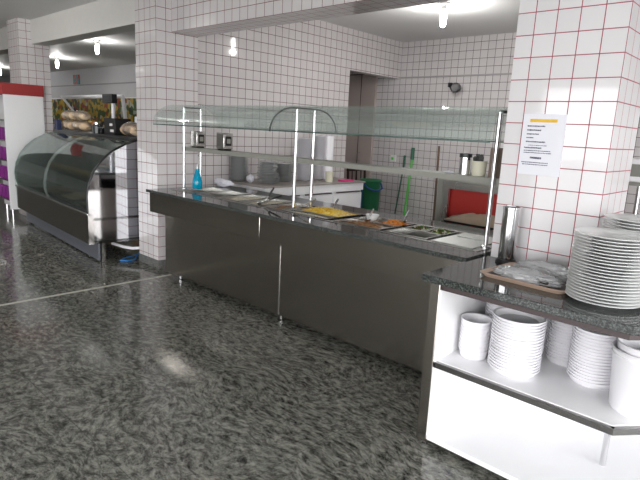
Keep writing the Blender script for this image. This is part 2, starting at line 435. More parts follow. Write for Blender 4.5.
def pan(label, x0, x1, y0, y1, depth=.07, group='steel food pans set in the buffet'):
    o = thing('food_pan', label, 'food pan', ((x0+x1)/2, (y0+y1)/2, .853), group)
    z = .853; m = MB(); t = .012
    # rim + basin walls
    def ring(a, zz): return [m.bm.verts.new(q) for q in ((x0+a, y0+a, zz), (x1-a, y0+a, zz), (x1-a, y1-a, zz), (x0+a, y1-a, zz))]
    rs = [ring(0, z), ring(0, z+.004), ring(t, z+.004), ring(t+.008, z-depth), ring(t+.009, z-depth-.002), ring(t+.001, z)]
    for A, B in zip(rs, rs[1:]):
        for k in range(4): m.face([A[k], A[(k+1)%4], B[(k+1)%4], B[k]])
    m.face(rs[3]); m.face(rs[4]); 
    for k in range(4): m.face([rs[5][k], rs[5][(k+1)%4], rs[0][(k+1)%4], rs[0][k]])
    m.build('basin', 'pan', o, smooth=False)
    return o
def food(name, label, cat, m, x0, x1, y0, y1, z, h, n=18, amp=.006, seed=1):
    o = MB().heap(x0+.024, x1-.024, y0+.024, y1-.024, z, h, n, amp, seed).build(name, m, origin=((x0+x1)/2, (y0+y1)/2, z-.012))
    tag(o, label, cat); o['kind'] = 'stuff'
    return o
P1 = (-4.31, -4.04, 2.675, 3.075); P2 = (-4.02, -3.75, 2.675, 3.075)
pan('steel pan of still water nearest the blue bottle', *P1, .09); pan('steel pan of still water second from the far end of the buffet', *P2, .09)
food('well_water', 'dark still water in the pan nearest the blue bottle', 'water', 'water', *P1, .825, 0, amp=.0); food('well_water', 'dark still water in the second pan from the far end', 'water', 'water', *P2, .825, 0, amp=.0)
P3 = (-3.71, -3.44, 2.675, 3.075); pan('steel food pan of rice under the tilted ladle, far section', *P3); food('rice', 'pale rice in the far food pan of the buffet', 'rice', 'rice', *P3, .84, .012)
P4 = (-3.42, -3.16, 2.675, 3.075); pan('steel food pan of creamy food holding two black handled utensils', *P4); food('creamed_stew', 'pale creamy food in the pan with black handled utensils', 'food', 'rice', *P4, .838, .012, seed=5)
P5 = (-3.125, -2.93, 2.675, 3.075); pan('narrow steel food pan of brown food behind the middle posts', *P5); food('brown_beans', 'brown beans in the narrow pan by the middle posts', 'beans', 'meat', *P5, .835, .012)
P6 = (-2.885, -2.44, 2.80, 3.075); pan('steel food pan of bright yellow food right of the middle posts', *P6); food('yellow_corn', 'bright yellow food heaped in the pan right of the middle posts', 'corn', 'corn', *P6, .85, .028, amp=.011)
P6b = (-2.885, -2.44, 2.675, 2.79); pan('shallow narrow steel food pan in front of the yellow food', *P6b, .03); food('shredded_cabbage', 'pale shredded food in the narrow pan before the yellow food', 'food', 'rice', *P6b, .845, .006, seed=3)
P7 = (-2.37, -1.98, 2.675, 2.87); pan('front steel food pan of brown stewed meat', *P7); food('stewed_meat', 'brown stewed meat in the front food pan', 'meat', 'meat', *P7, .845, .014, amp=.01)
P8 = (-2.37, -2.18, 2.88, 3.075); pan('small back steel food pan holding a white bowl', *P8); food('brown_farofa', 'brown crumbs around the white bowl in the back food pan', 'food', 'meat', *P8, .838, .008, seed=8)
P9 = (-2.17, -1.98, 2.88, 3.075); pan('small back steel food pan of orange salad', *P9); food('carrot_salad', 'orange salad heaped in the small back food pan', 'salad', 'orange', *P9, .85, .022, amp=.01, seed=4)
P10 = (-1.935, -1.64, 2.675, 2.87); pan('empty dark steel food pan in front of the green salad', *P10, .12)
P11 = (-1.935, -1.80, 2.88, 3.075); pan('small back steel food pan of olives and greens', *P11); food('olive_salad', 'dark olives and greens in the small back food pan', 'salad', 'salad', *P11, .845, .018, amp=.012, seed=6)
P12 = (-1.79, -1.64, 2.88, 3.075); pan('back steel food pan of leafy green salad next to the steel cover', *P12); food('green_salad', 'leafy green salad in the pan beside the steel cover', 'salad', 'salad', *P12, .848, .02, amp=.012, seed=9)
c = thing('pan_cover', 'flat pale steel cover plate over the right end of the buffet well', 'cover', (-1.47, 2.87, .853))
bx(-1.60, -1.335, 2.668, 3.08, .8532, .859).build('cover_plate', 'lid', c, bevel=.002)
bx(-1.56, -1.38, 2.90, 2.912, .859, .866).build('grip_bar', 'lid', c, bevel=.002)
bw = MB().lathe([(0, .0), (.028, .0), (.036, .01), (.05, .04), (.046, .04), (.033, .013), (0, .006)], -2.275, 2.98, .847).build('bowl', 'china', origin=(-2.275, 2.98, .847)); tag(bw, 'small white bowl sitting in the back food pan', 'bowl')

# utensils in the pans
def ladle(label, base, tip, hm, L=.13):
    base = Vector(base); tip = Vector(tip); d = (tip-base)
    o = thing('serving_spoon', label, 'spoon', base)
    MB().tube([base, base+d*.45], .0035, 8).build('shaft', 'steelp', o)
    MB().tube([base+d*.42, base+d*.7, tip], [.006, .008, .0065], 10).build('handle', hm, o)
    MB().lathe([(0, -.018), (.018, -.014), (.028, .0), (.026, .0), (.016, -.011), (0, -.014)], base.x, base.y, base.z+.008, 9).build('scoop', 'steelp', o)
    return o
ladle('black handled serving spoon standing steeply in the creamy food', (-3.23, 2.80, .862), (-3.19, 2.86, .985), 'black')
ladle('black handled serving spoon leaning over the front edge of the pan', (-3.20, 2.72, .862), (-3.06, 2.83, .94), 'black')
ladle('steel handled serving spoon leaning beside the yellow food', (-2.80, 2.73, .875), (-2.70, 2.84, .955), 'steelp')
for i, (x, y, a) in enumerate([(-2.15, 2.80, .05), (-1.99, 2.99, .04), (-2.62, 2.97, .05)]):
    ladle(['steel serving spoon upright in the brown meat', 'steel serving spoon upright in the orange salad', 'steel serving spoon upright in the right yellow pan'][i], (x-.03, y, .875), (x-.02, y+a, .95), 'steelp')

# sneeze guard: posts, glass canopy, shelf
XP = [-4.385, -2.885, -1.32]
YF, YB = 2.79, 2.975
g = thing('sneeze_guard', 'curved glass canopy on slim steel posts above the buffet with a narrow shelf', 'sneeze guard', (-2.85, 2.88, .853))
for x in XP:
    for y in (YF, YB):
        pz = .853 if y < 3 else .85
        MB().tube([(x, y, pz), (x, y, 1.595)], .0135, 14).build('post', 'steelp', g)
        MB().lathe([(0, 0), (.026, 0), (.026, .006), (.014, .012), (0, .012)], x, y, pz, 18).build('post_flange', 'steelp', g)
def arc(y0, z0, y1, z1, n=10, bul=1):
    out = []
    for i in range(n+1):
        a = PI/2*i/n
        out.append((y0 + (y1-y0)*math.sin(a), z1 + (z0-z1)*math.cos(a)))
    return out
front = arc(YF-.03, 1.612, 2.53, 1.435); back = arc(YB+.03, 1.612, 3.23, 1.435)
prof = list(reversed(front)) + back
for x0, x1 in ((-4.47, -2.889), (-2.881, -1.235)):
    cg = MB().sheetx(prof, x0, x1, .007).build('canopy_glass', 'glass', g)
    for pts in (prof[:2], prof[-2:]):
        MB().sheetx([(p[0], p[1]-.001) for p in (pts if pts[0] in (prof[0],) else pts)], x0-.0002, x1+.0002, .0072)
    MB().tube([(x0, prof[0][0], prof[0][1]), (x1, prof[0][0], prof[0][1])], .005, 6).build('glass_edge', 'edge', cg)
    MB().tube([(x0, prof[-1][0], prof[-1][1]), (x1, prof[-1][0], prof[-1][1])], .005, 6).build('glass_edge', 'edge', cg)
for x in (XP[1],):
    fr = [(x, yy, zz-.008) for yy, zz in prof]
    MB().tube(fr, .006, 8).build('curved_bracket', 'darkmetal', g)
MB().tube([(XP[0], YF, 1.598), (XP[0], YB, 1.598)], .008, 8).build('top_bar', 'darkmetal', g)
MB().tube([(XP[2], YF, 1.598), (XP[2], YB, 1.598)], .008, 8).build('top_bar', 'darkmetal', g)
sh = MB().profx([(2.805, 1.205), (2.805, 1.238), (2.96, 1.238), (2.96, 1.222), (2.812, 1.222), (2.812, 1.205)], -4.44, -1.235)
sh.build('shelf', 'rail', g, smooth=False)

# things on the shelf
for lab, x in (('steel napkin dispenser at the far end of the glass canopy shelf', -4.29), ('steel napkin dispenser second from the far end of the shelf', -3.88)):
    dn = thing('napkin_dispenser', lab, 'napkin dispenser', (x, 2.88, 1.238), 'napkin dispensers on the shelf')
    bx(x-.055, x+.055, 2.83, 2.93, 1.25, 1.39).build('case', 'steel', dn, bevel=.006)
    bx(x+.055, x+.057, 2.85, 2.91, 1.28, 1.36).build('slot_frame', 'darkmetal', dn, smooth=False)
    bx(x+.057, x+.062, 2.862, 2.898, 1.30, 1.34).build('napkins', 'rail', dn, smooth=False)
    bx(x-.045, x+.045, 2.84, 2.92, 1.238, 1.25).build('base_stand', 'darkmetal', dn, smooth=False)
cn = thing('cutlery_canister', 'shiny steel canister beside the cream tub on the canopy shelf', 'canister', (-1.545, 2.88, 1.238))
MB().lathe([(0, 0), (.034, 0), (.034, .118), (0, .118)], -1.545, 2.88, 1.238, 24).build('body', 'steelp', cn)
MB().lathe([(.0345, .1), (.037, .1), (.037, .122), (0, .126)], -1.545, 2.88, 1.238, 24).build('lid', 'black', cn)
tb = thing('utensil_tub', 'cream tub filled with dark cutlery on the canopy shelf', 'tub', (-1.455, 2.88, 1.238))
MB().lathe([(0, 0), (.038, 0), (.044, .085), (.041, .085), (.036, .004), (0, .004)], -1.455, 2.88, 1.238, 24).build('tub', 'cream', tb)
m = MB()
for i in range(16):
    a = i*2.4; r = .008+.024*((i*7) % 5)/5
    m.tube([(-1.455+r*.6*math.cos(a), 2.88+r*.6*math.sin(a), 1.25), (-1.455+r*1.3*math.cos(a), 2.88+r*1.3*math.sin(a), 1.238+.105+.025*((i*3) % 4)/4)], .005, 6)
m.build('cutlery', 'darkmetal', tb)
cb_ = thing('cardboard_box', 'brown cardboard box on the near end of the canopy shelf', 'box', (-1.30, 2.885, 1.238))
bx(-1.375, -1.24, 2.835, 2.935, 1.238, 1.40).build('carton', 'card', cb_, bevel=.002)
bx(-1.31, -1.305, 2.834, 2.936, 1.398, 1.4015).build('top_seam', 'dwood', cb_, smooth=False)
sc = MB().blob((-1.635, 2.86, 1.245), (.035, .02, .008), .2).build('crumpled_napkin', 'cloth', origin=(-1.635, 2.86, 1.238)); tag(sc, 'small crumpled white napkin left of the steel canister', 'napkin')

# on the buffet top, far end
bt = thing('spray_bottle', 'clear bottle of bright blue liquid at the far end of the buffet', 'bottle', (-4.33, 2.90, .85))
MB().lathe([(0, 0), (.043, 0), (.047, .01), (.047, .07), (.036, .11), (.024, .15), (.020, .19), (0, .19)], -4.33, 2.90, .85, 24).build('body', 'blueliq', bt)
MB().lathe([(.0155, .18), (.015, .215), (.011, .235), (0, .235)], -4.33, 2.90, .85, 20).build('cap', 'clearp', bt)
cl = MB().blob((-4.40, 3.25, .888), (.13, .06, .038), .3, 3, 3).build('folded_towel', 'cloth', origin=(-4.40, 3.25, .85)); tag(cl, 'white cloth bundled on the back rim of the buffet', 'cloth')

# ------------------------------------------------------------------ side unit with dishes
u = thing('side_cabinet', 'open white shelving cabinet with stainless frame and dark granite top', 'cabinet', (-.8, 2.35, 0))
gp = [(-1.248, 2.03), (-.385, 2.03), (-.14, 2.33), (-.14, 3.32), (-.705, 3.32), (-.705, 2.648), (-1.248, 2.648)]
MB().prism(gp, .806, .84).build('granite_top', 'granite', u, smooth=False, bevel=.003)
ip = [(-1.21, 2.05), (-.40, 2.05), (-.165, 2.34), (-.165, 3.30), (-.71, 3.30), (-.71, 2.645), (-1.21, 2.645)]
def inset(o): return [(x, y) for x, y in o]
m = MB()
for a, c in zip(ip[:3], ip[1:4]):
    dx, dy = c[0]-a[0], c[1]-a[1]; L = math.hypot(dx, dy); nx, ny = -dy/L*.02, dx/L*.02
    m.prism([a, c, (c[0]+nx, c[1]+ny), (a[0]+nx, a[1]+ny)], .780, .806)
m.build('top_fascia', 'fascia', u, smooth=False)
MB().prism([(-1.16, 2.07), (-.41, 2.07), (-.185, 2.345), (-.185, 3.28), (-.7, 3.28), (-.7, 2.63), (-1.16, 2.63)], .415, .44).build('shelf', 'mel', u, smooth=False)
m = MB()
for a, c in zip(ip[:3], ip[1:4]):
    dx, dy = c[0]-a[0], c[1]-a[1]; L = math.hypot(dx, dy); nx, ny = -dy/L*.02, dx/L*.02
    m.prism([a, c, (c[0]+nx, c[1]+ny), (a[0]+nx, a[1]+ny)], .41, .436)
m.build('shelf_edge', 'edgesteel', u, smooth=False)
MB().prism([(-1.16, 2.055), (-.405, 2.055), (-.175, 2.34), (-.175, 3.28), (-.7, 3.28), (-.7, 2.63), (-1.16, 2.63)], .04, .062).build('bottom_board', 'mel', u, smooth=False)
bx(-1.21, -1.158, 2.045, 2.645, .03, .806).build('side_panel', 'steeld', u, bevel=.003)
bx(-1.158, -1.150, 2.05, 2.632, .062, .8).build('inner_lining', 'mel', u, smooth=False)
bx(-1.158, -.705, 2.632, 2.646, .05, .806).build('back_panel', 'mel', u, smooth=False)
bx(-.712, -.70, 2.646, 3.30, .05, .806).build('back_panel', 'mel', u, smooth=False)
bx(-.70, -.175, 3.285, 3.30, .05, .806).build('back_panel', 'mel', u, smooth=False)
MB().tube([(-.495, 2.44, .062), (-.495, 2.44, .415)], .013, 12).build('shelf_post', 'steelp', u)
for x, y in ((-1.18, 2.075), (-.43, 2.085), (-.20, 2.38), (-1.18, 2.61), (-.22, 3.25)):
    MB().lathe([(0, 0), (.018, 0), (.018, .008), (.012, .012), (.012, .04), (0, .04)], x, y, 0, 14).build('foot', 'steelp', u)

def plate_proto(name, R, h, m, label, cat, group, loc, t=.003, deep=False):
    if deep: pr = [(0, 0), (R*.78, 0), (R*.84, .004), (R*.94, h-.006), (R, h-.003), (R, h+.002), (R*.90, h-.001), (R*.78, .006), (0, .006)]
    else: pr = [(0, 0), (R*.55, 0), (R*.60, .003), (R*.68, .006), (R, h), (R+.001, h+.002), (R*.97, h+.003), (R*.66, .0095), (R*.55, .007), (0, .007)]
    o = MB().lathe(pr, 0, 0, 0, 30).build(name, m); o.location = loc
    return tag(o, label, cat, group)
rj = random.Random(3)
def stack(name, n, cx, cy, z0, R, dz, h, m, cat, group, mid, top, deep=False, jit=.002):
    a = None
    if deep: jit = .0004
    for i in range(n):
        loc = (cx+rj.uniform(-jit, jit), cy+rj.uniform(-jit, jit), z0+i*dz+.0003)
        lab = mid if i < n-1 else top
        if a is None: a = plate_proto(name, R, h, m, lab, cat, group, loc, deep=deep); o = a
        else:
            o = a.copy(); COL.objects.link(o); o.location = loc; o['label'] = lab
        o.rotation_euler.z = rj.uniform(0, 6)
stack('dinner_plate', 22, -.555, 2.268, .84, .14, .0122, .016, 'china', 'plate', 'tall front stack of white plates on the granite top',
      'white dinner plate below the top one in the front stack on the granite top', 'topmost white dinner plate of the front stack on the granite top')
stack('dinner_plate', 24, -.540, 2.570, .84, .135, .0127, .016, 'china', 'plate', 'back stack of white plates beside the pillar',
      'white dinner plate in the back stack between pillar and front stack', 'topmost white dinner plate of the back stack beside the pillar')
stack('serving_bowl', 9, -1.065, 2.25, .44, .072, .0175, .045, 'plastic', 'bowl', 'small white bowls at the left of the cabinet shelf',
      'small white bowl in the short stack nearest the steel side panel', 'topmost small white bowl of the short stack', True)
stack('soup_plate', 18, -.865, 2.24, .44, .112, .0135, .03, 'plastic', 'bowl', 'wide white bowls in the middle of the cabinet shelf',
      'wide white bowl in the tall stack right of the small bowls', 'topmost wide white bowl of the stack right of the small bowls', True)
stack('soup_plate', 19, -.745, 2.535, .44, .09, .0135, .03, 'plastic', 'bowl', 'white bowls stacked at the back of the cabinet shelf',
      'white bowl in the back stack behind the two tall bowl stacks', 'topmost white bowl of the back stack on the shelf', True)
stack('soup_plate', 17, -.585, 2.40, .44, .10, .0135, .03, 'plastic', 'bowl', 'white bowls stacked left of the covered tubs',
      'white bowl in the stack just left of the round tubs', 'topmost white bowl of the stack just left of the round tubs', True)
stack('soup_plate', 18, -1.03, 2.49, .44, .10, .0135, .03, 'plastic', 'bowl', 'white bowls stacked in the rear left of the shelf',
      'white bowl in the rear stack behind the small bowls', 'topmost white bowl of the rear stack behind the small bowls', True)
# the big round tubs at the right edge
tp = thing('round_tub', 'large white round tub nested at the right edge of the cabinet shelf', 'tub', (-.375, 2.275, .44))
MB().lathe([(0, 0), (.096, 0), (.102, .008), (.118, .235), (.124, .245), (.120, .25), (.112, .24), (.096, .012), (0, .012)], -.375, 2.275, .44, 40).build('bucket_body', 'plastic', tp)
MB().lathe([(.117, .22), (.122, .222), (.122, .228), (.117, .23)], -.375, 2.275, .44, 40, closed=True).build('rim_band', 'plastic', tp)
tq = thing('round_tub', 'inner white round tub nested inside the large one, rim showing above it', 'tub', (-.375, 2.275, .455))
MB().lathe([(0, 0), (.088, 0), (.092, .008), (.105, .25), (.110, .258), (.105, .26), (.098, .25), (.086, .012), (0, .012)], -.375, 2.275, .455, 40).build('bucket_body', 'plastic', tq)

# steel cylinder
cy = thing('cup_dispenser', 'tall shiny steel cylinder standing against the tiled pillar', 'dispenser', (-1.10, 2.575, .84))
MB().lathe([(0, .02), (.040, .02), (.042, .03), (.042, .285), (.036, .285), (.036, .05), (0, .05)], -1.10, 2.575, .84, 32).build('cylinder', 'steelp', cy)
MB().lathe([(0, 0), (.05, 0), (.052, .006), (.044, .02), (0, .02)], -1.10, 2.575, .84, 32).build('base_ring', 'darkmetal', cy)
MB().lathe([(.0418, .272), (.0445, .274), (.0445, .284), (.0418, .287)], -1.10, 2.575, .84, 32, closed=True).build('top_ring', 'steelp', cy)

# tray with plastic-wrapped bread rolls / cutlery
tr = thing('serving_tray', 'pinkish beige tray on the granite top in front of the pillar', 'tray', (-.87, 2.36, .84))
def tray_mesh(cx, cy, hx, hy, z, h):
    m = MB(); R = []
    def rr(ax, ay, zz, rad=.035, n=5):
        out = []
        for qx, qy, a0 in ((1, 1, 0), (-1, 1, PI/2), (-1, -1, PI), (1, -1, 1.5*PI)):
            for k in range(n+1):
                a = a0+PI/2*k/n; out.append(m.bm.verts.new((cx+qx*(ax-rad)+rad*math.cos(a), cy+qy*(ay-rad)+rad*math.sin(a), zz)))
        return out
    rs = [rr(hx-.015, hy-.015, z), rr(hx, hy, z+h), rr(hx-.004, hy-.004, z+h+.002), rr(hx-.018, hy-.018, z+.004)]
    for A, B in zip(rs, rs[1:]):
        for k in range(len(A)): m.face([A[k], A[(k+1) % len(A)], B[(k+1) % len(A)], B[k]])
    m.face(rs[0][::-1]); m.face(rs[-1]); return m
tray_mesh(-.87, 2.37, .195, .165, .84, .018).build('tray_body', 'tray', tr)
tray_mesh(-.87, 2.37, .178, .148, .8445, .002).build('tray_liner', 'dwood', tr)
tr.rotation_euler.z = math.radians(-3)
def bag(name, label, c, r, seed, rot):
    o = thing(name, label, 'bag', (c[0], c[1], .849))
    m = MB(); rd = random.Random(seed)
    res = bmesh.ops.create_icosphere(m.bm, subdivisions=4, radius=1)
    for v in res['verts']:
        n = v.co.copy()
        k = 1+.10*math.sin(9*n.x+seed)*math.sin(11*n.y)+.07*math.sin(23*n.y+14*n.x)+.05*math.sin(31*n.x-17*n.z)
        zz = n.z*r[2]*k
        if n.z < -.3: zz = -.3*r[2]
        v.co = Vector((c[0]+n.x*r[0]*k, c[1]+n.y*r[1]*k, .849+.3*r[2]+zz))
    m.build('plastic_film', 'clearp', o)
    m = MB()
    for i in range(9):
        y = c[1]+(i-4)*r[1]*.17; dx = rd.uniform(-.02, .02)
        m.tube([(c[0]-r[0]*.7+dx, y+rd.uniform(-.008, .008), .858), (c[0]+r[0]*.35+dx, y, .864), (c[0]+r[0]*.72+dx, y+rd.uniform(-.01, .01), .868)], [.004, .003, .008], 6)
    m.build('wrapped_cutlery', 'steelp', o)
    o.rotation_euler.z = rot
bag('cutlery_bag', 'crinkled clear bag of cutlery on the front half of the tray', (-.885, 2.315), (.15, .075, .032), 2, -.12)
bag('cutlery_bag', 'crinkled clear bag of cutlery on the back of the tray by the pillar', (-.86, 2.455), (.14, .055, .045), 5, -.05)

# paper notice on the pillar
nt_ = thing('paper_notice', 'white paper notice with yellow heading taped to the tiled pillar', 'notice', (-1.03, 2.652, 1.43))
bx(-1.13, -.925, 2.650, 2.653, 1.287, 1.58).build('sheet', 'paper', nt_, smooth=False)
bx(-1.095, -.965, 2.6485, 2.650, 1.541, 1.556).build('heading_bar', 'yellow', nt_, smooth=False)
m = MB(); rd = random.Random(11)
rows = [(1.522, -1.105, -1.02, .006), (1.503, -1.105, -1.035, .006), (1.484, -1.105, -1.045, .006), (1.466, -1.105, -1.07, .005), (1.447, -1.105, -1.01, .006),
        (1.430, -1.09, -1.0, .003), (1.418, -1.11, -1.025, .006), (1.404, -1.11, -.98, .004), (1.394, -1.11, -.975, .004), (1.370, -1.075, -1.02, .010),
        (1.347, -1.115, -.985, .004), (1.337, -1.11, -.985, .004)]
for z, x0, x1, h in rows:
    x = x0
    while x < x1:
        w = rd.uniform(.004, .011)
        m.box(x, min(x+w, x1), 2.6488, 2.650, z-h*rd.uniform(.35, .6), z+h*rd.uniform(.35, .6)); x += w+.0018
m.build('printed_text', 'ink', nt_, smooth=False)

# ------------------------------------------------------------------ kitchen behind
kc = thing('kitchen_counter', 'low white cupboard with brown-edged top along the tiled kitchen wall', 'cupboard', (-4.43, 4.33, 0))
bx(-4.775, -4.07, 3.52, 5.15, .85, .87).build('worktop', plain('taupe_worktop', (.30, .27, .25), .4), kc, bevel=.003)
bx(-4.77, -4.09, 3.54, 5.13, .765, .85).build('apron', 'mel', kc, smooth=False)
bx(-4.77, -4.11, 3.56, 5.11, .06, .765).build('body', 'mel', kc, smooth=False)
bx(-4.77, -4.15, 3.60, 5.07, 0, .06).build('plinth', 'darkmetal', kc, smooth=False)
for i in range(3):
    y0 = 3.57+i*.515
    dr = bx(-4.11, -4.092, y0, y0+.505, .08, .735).build('door', 'mel', kc, smooth=False)
    bx(-4.092, -4.08, y0+.04, y0+.465, .745, .757).build('handle_strip', 'dwood', dr, smooth=False)
stack('kitchen_plate', 19, -4.66, 3.655, .87, .105, .0145, .016, 'chinagrey', 'plate', 'grey stack at the near end of the kitchen cupboard', 'grey plate in the tall stack at the near end of the kitchen cupboard', 'topmost grey plate of the nearest stack on the kitchen cupboard')
stack('kitchen_plate', 7, -4.34, 3.80, .87, .12, .0155, .016, 'chinagrey', 'plate', 'grey plates in the messy kitchen pile, lower', 'grey plate in the lower part of the uneven kitchen pile', 'grey plate at mid height of the uneven kitchen pile', jit=.012)
stack('kitchen_plate', 7, -4.36, 3.81, .98, .105, .0165, .016, 'chinagrey', 'plate', 'grey plates in the messy kitchen pile, upper', 'grey plate in the upper part of the uneven kitchen pile', 'topmost grey plate of the uneven kitchen pile', jit=.014)
stack('kitchen_plate', 13, -4.45, 4.12, .87, .11, .0150, .016, 'chinagrey', 'plate', 'grey plates third along the kitchen cupboard', 'grey plate in the stack hidden partly by the middle canopy post', 'topmost grey plate of the stack by the middle canopy post')
stack('lilac_plate', 30, -4.43, 4.42, .87, .115, .0160, .018, 'plastic', 'plate', 'tall lilac white stack between the two middle posts', 'pale lilac plate in the tall stack seen between the middle posts', 'topmost pale lilac plate of the tall stack between the middle posts')
stack('lilac_plate', 31, -4.46, 4.69, .87, .09, .0165, .018, 'plastic', 'plate', 'tall lilac white stack right of the middle posts', 'pale lilac plate in the tall stack right of the middle posts', 'topmost pale lilac plate of the stack right of the middle posts')
rl = MB().lathe([(0, 0), (.07, 0), (.07, .52), (.02, .52), (.02, .46), (0, .46)], -4.46, 4.86, .87, 28).build('paper_roll', 'plastic', origin=(-4.46, 4.86, .87)); tag(rl, 'tall smooth white paper roll at the end of the kitchen cupboard', 'paper roll')
cr = MB().lathe([(0, 0), (.04, 0), (.045, .12), (.041, .12), (.037, .005), (0, .005)], -4.18, 4.60, .87, 20).build('cream_cup', 'cream', origin=(-4.18, 4.60, .87)); tag(cr, 'cream cup in front of the tall white stacks on the cupboard', 'cup')
pk = bx(-4.22, -4.12, 4.80, 4.98, .87, .89).build('pink_sponge', 'pink', origin=(-4.17, 4.89, .87), bevel=.006); tag(pk, 'flat bright pink item at the cupboard front edge', 'sponge')
wb = MB().blob((-4.47, 3.66, .91), (.05, .035, .042), .3).build('white_rag', 'cloth', origin=(-4.47, 3.66, .87)); tag(wb, 'small white rag between the first two grey plate piles', 'rag')

# dark wooden chair behind the cupboard
ch = thing('wooden_chair', 'dark brown wooden chair whose back shows past the white cupboard', 'chair', (-5.15, 6.05, 0))
for y in (5.86, 6.24):
    MB().tube([(-4.93, y, 0), (-4.94, y, .45), (-4.97, y, .98)], .018, 8).build('leg', 'dwood', ch)
    MB().tube([(-5.36, y, 0), (-5.35, y, .45)], .018, 8).build('leg', 'dwood', ch)
bx(-5.38, -4.92, 5.84, 6.26, .43, .46).build('seat', 'dwood', ch, bevel=.008)
bx(-4.985, -4.95, 5.84, 6.26, .90, .99).build('top_rail', 'dwood', ch, bevel=.01)
for y in (5.95, 6.05, 6.15): MB().tube([(-4.94, y, .46), (-4.965, y, .91)], .009, 8).build('spindle', 'dwood', ch)

bk = thing('waste_bin', 'green plastic bin with a blue handle past the white cupboard', 'bin', (-4.61, 5.95, 0))
MB().lathe([(0, 0), (.11, 0), (.115, .01), (.145, .78), (.158, .80), (.155, .815), (.135, .79), (.105, .02), (0, .02)], -4.61, 5.95, 0, 32).build('bin_body', 'green', bk)
MB().tube([(-4.45, 5.97, .77), (-4.40, 5.94, .71), (-4.43, 5.86, .67), (-4.53, 5.80, .70), (-4.63, 5.80, .76)], .013, 8).build('handle', 'blue', bk)
MB().box(-4.70, -4.64, 5.795, 5.83, .25, .72).build('side_strap', 'blue', bk, bevel=.01)

def mop(label, x, y, top, m1, m2, lean=.06, r=.013):
    o = thing('mop', label, 'mop', (x, y, 0))
    MB().tube([(x, y-.10, .05), (x+lean, y, top-.16)], r, 8).build('pole', m1, o)
    MB().tube([(x+lean*.98, y-.002, top-.17), (x+lean*1.05, y+.002, top)], r*1.5, 10).build('grip', m2, o)
    m = MB()
    for i in range(14):
        a = i*.45; m.tube([(x, y-.10, .09), (x+.04*math.cos(a), y-.10+.04*math.sin(a), .05), (x+.06*math.cos(a), y-.10+.06*math.sin(a), .012)], .008, 5)
    m.build('mop_head', 'cloth', o)
mop('thin dark green handled mop leaning on the back tiled wall', -4.62, 6.66, 1.15, 'dgreen', 'dgreen', .05, .010)
mop('bright lime green handled mop leaning on the back tiled wall', -4.44, 6.66, 1.27, 'lime', 'dgreen', .01, .017)
sw = thing('wall_socket', 'small green and white socket on the back tiled wall', 'socket', (-4.78, 6.70, 1.09))
bx(-4.84, -4.74, 6.68, 6.70, 1.04, 1.14).build('plate', 'socket', sw, bevel=.003)
bx(-4.815, -4.775, 6.67, 6.68, 1.07, 1.11).build('green_plug', 'lime', sw, bevel=.003)
wl = thing('wall_fixture', 'round black fixture on a short arm on the back tiled wall', 'wall fixture', (-3.95, 6.70, 2.13))
MB().box(-3.955, -3.905, 6.66, 6.70, 2.115, 2.175).build('bracket', 'black', wl, bevel=.005)
MB().tube([(-3.93, 6.67, 2.14), (-3.88, 6.64, 2.12), (-3.83, 6.62, 2.10)], .014, 8).build('arm', 'black', wl)
m = MB().tube([(-3.79, 6.60, 2.10), (-3.77, 6.54, 2.095), (-3.765, 6.53, 2.095)], [.066, .064, .05], 24); m.build('head', 'black', wl)
bm_ = thing('broom', 'broom with a brown wooden handle upright beside the red fronted warmer', 'broom', (-3.28, 5.5, 0))
MB().tube([(-3.28, 5.5, .10), (-3.34, 5.56, 1.34)], .014, 8).build('handle', 'wood', bm_)
bx(-3.42, -3.14, 5.475, 5.525, 0, .11).build('bristles', 'dwood', bm_, bevel=.01)

# red-fronted warmer / oven on a steel stand
ow = thing('bread_oven', 'stainless oven with red interior and a beige bread tray on a steel stand', 'oven', (-2.15, 4.75, 0))
fb = MB(); X0, X1, Y0, Y1, Z0, Z1 = -2.68, -1.55, 4.5, 5.2, .60, 1.10
fb.box(X0, X0+.07, Y0, Y1, Z0, Z1); fb.box(X1-.07, X1, Y0, Y1, Z0, Z1); fb.box(X0+.07, X1-.07, Y0, Y1, Z1-.06, Z1); fb.box(X0+.07, X1-.07, Y0, Y1, Z0, Z0+.04)
fb.build('housing', 'rail', ow, smooth=False)
fi = MB(); fi.box(X0+.07, X0+.13, Y0-.012, Y0+.02, Z0+.04, Z1-.06); fi.box(X1-.13, X1-.07, Y0-.012, Y0+.02, Z0+.04, Z1-.06); fi.box(X0+.13, X1-.13, Y0-.012, Y0+.02, Z1-.125, Z1-.06)
fi.build('inner_frame', 'steel', ow, smooth=False)
bx(X0+.07, X1-.07, Y0+.05, Y0+.07, Z0+.04, Z1-.06).build('red_panel', 'red', ow, smooth=False)
for x in (X0+.04, X1-.04):
    for y in (Y0+.04, Y1-.04): MB().tube([(x, y, 0), (x, y, Z0)], .02, 8).build('leg', 'rail', ow)
bx(X0+.135, X1-.135, Y0-.06, Y0+.048, .665, .68).build('tray_shelf', 'darkmetal', ow, smooth=False)
bc = MB().heap(X0+.14, X1-.14, Y0-.055, Y0+.045, .693, .085, 16, .012, 4).build('bread_cloth', 'beige', origin=(-2.1, 4.5, .681)); tag(bc, 'beige heap of covered bread on the shelf before the red panel', 'bread'); 

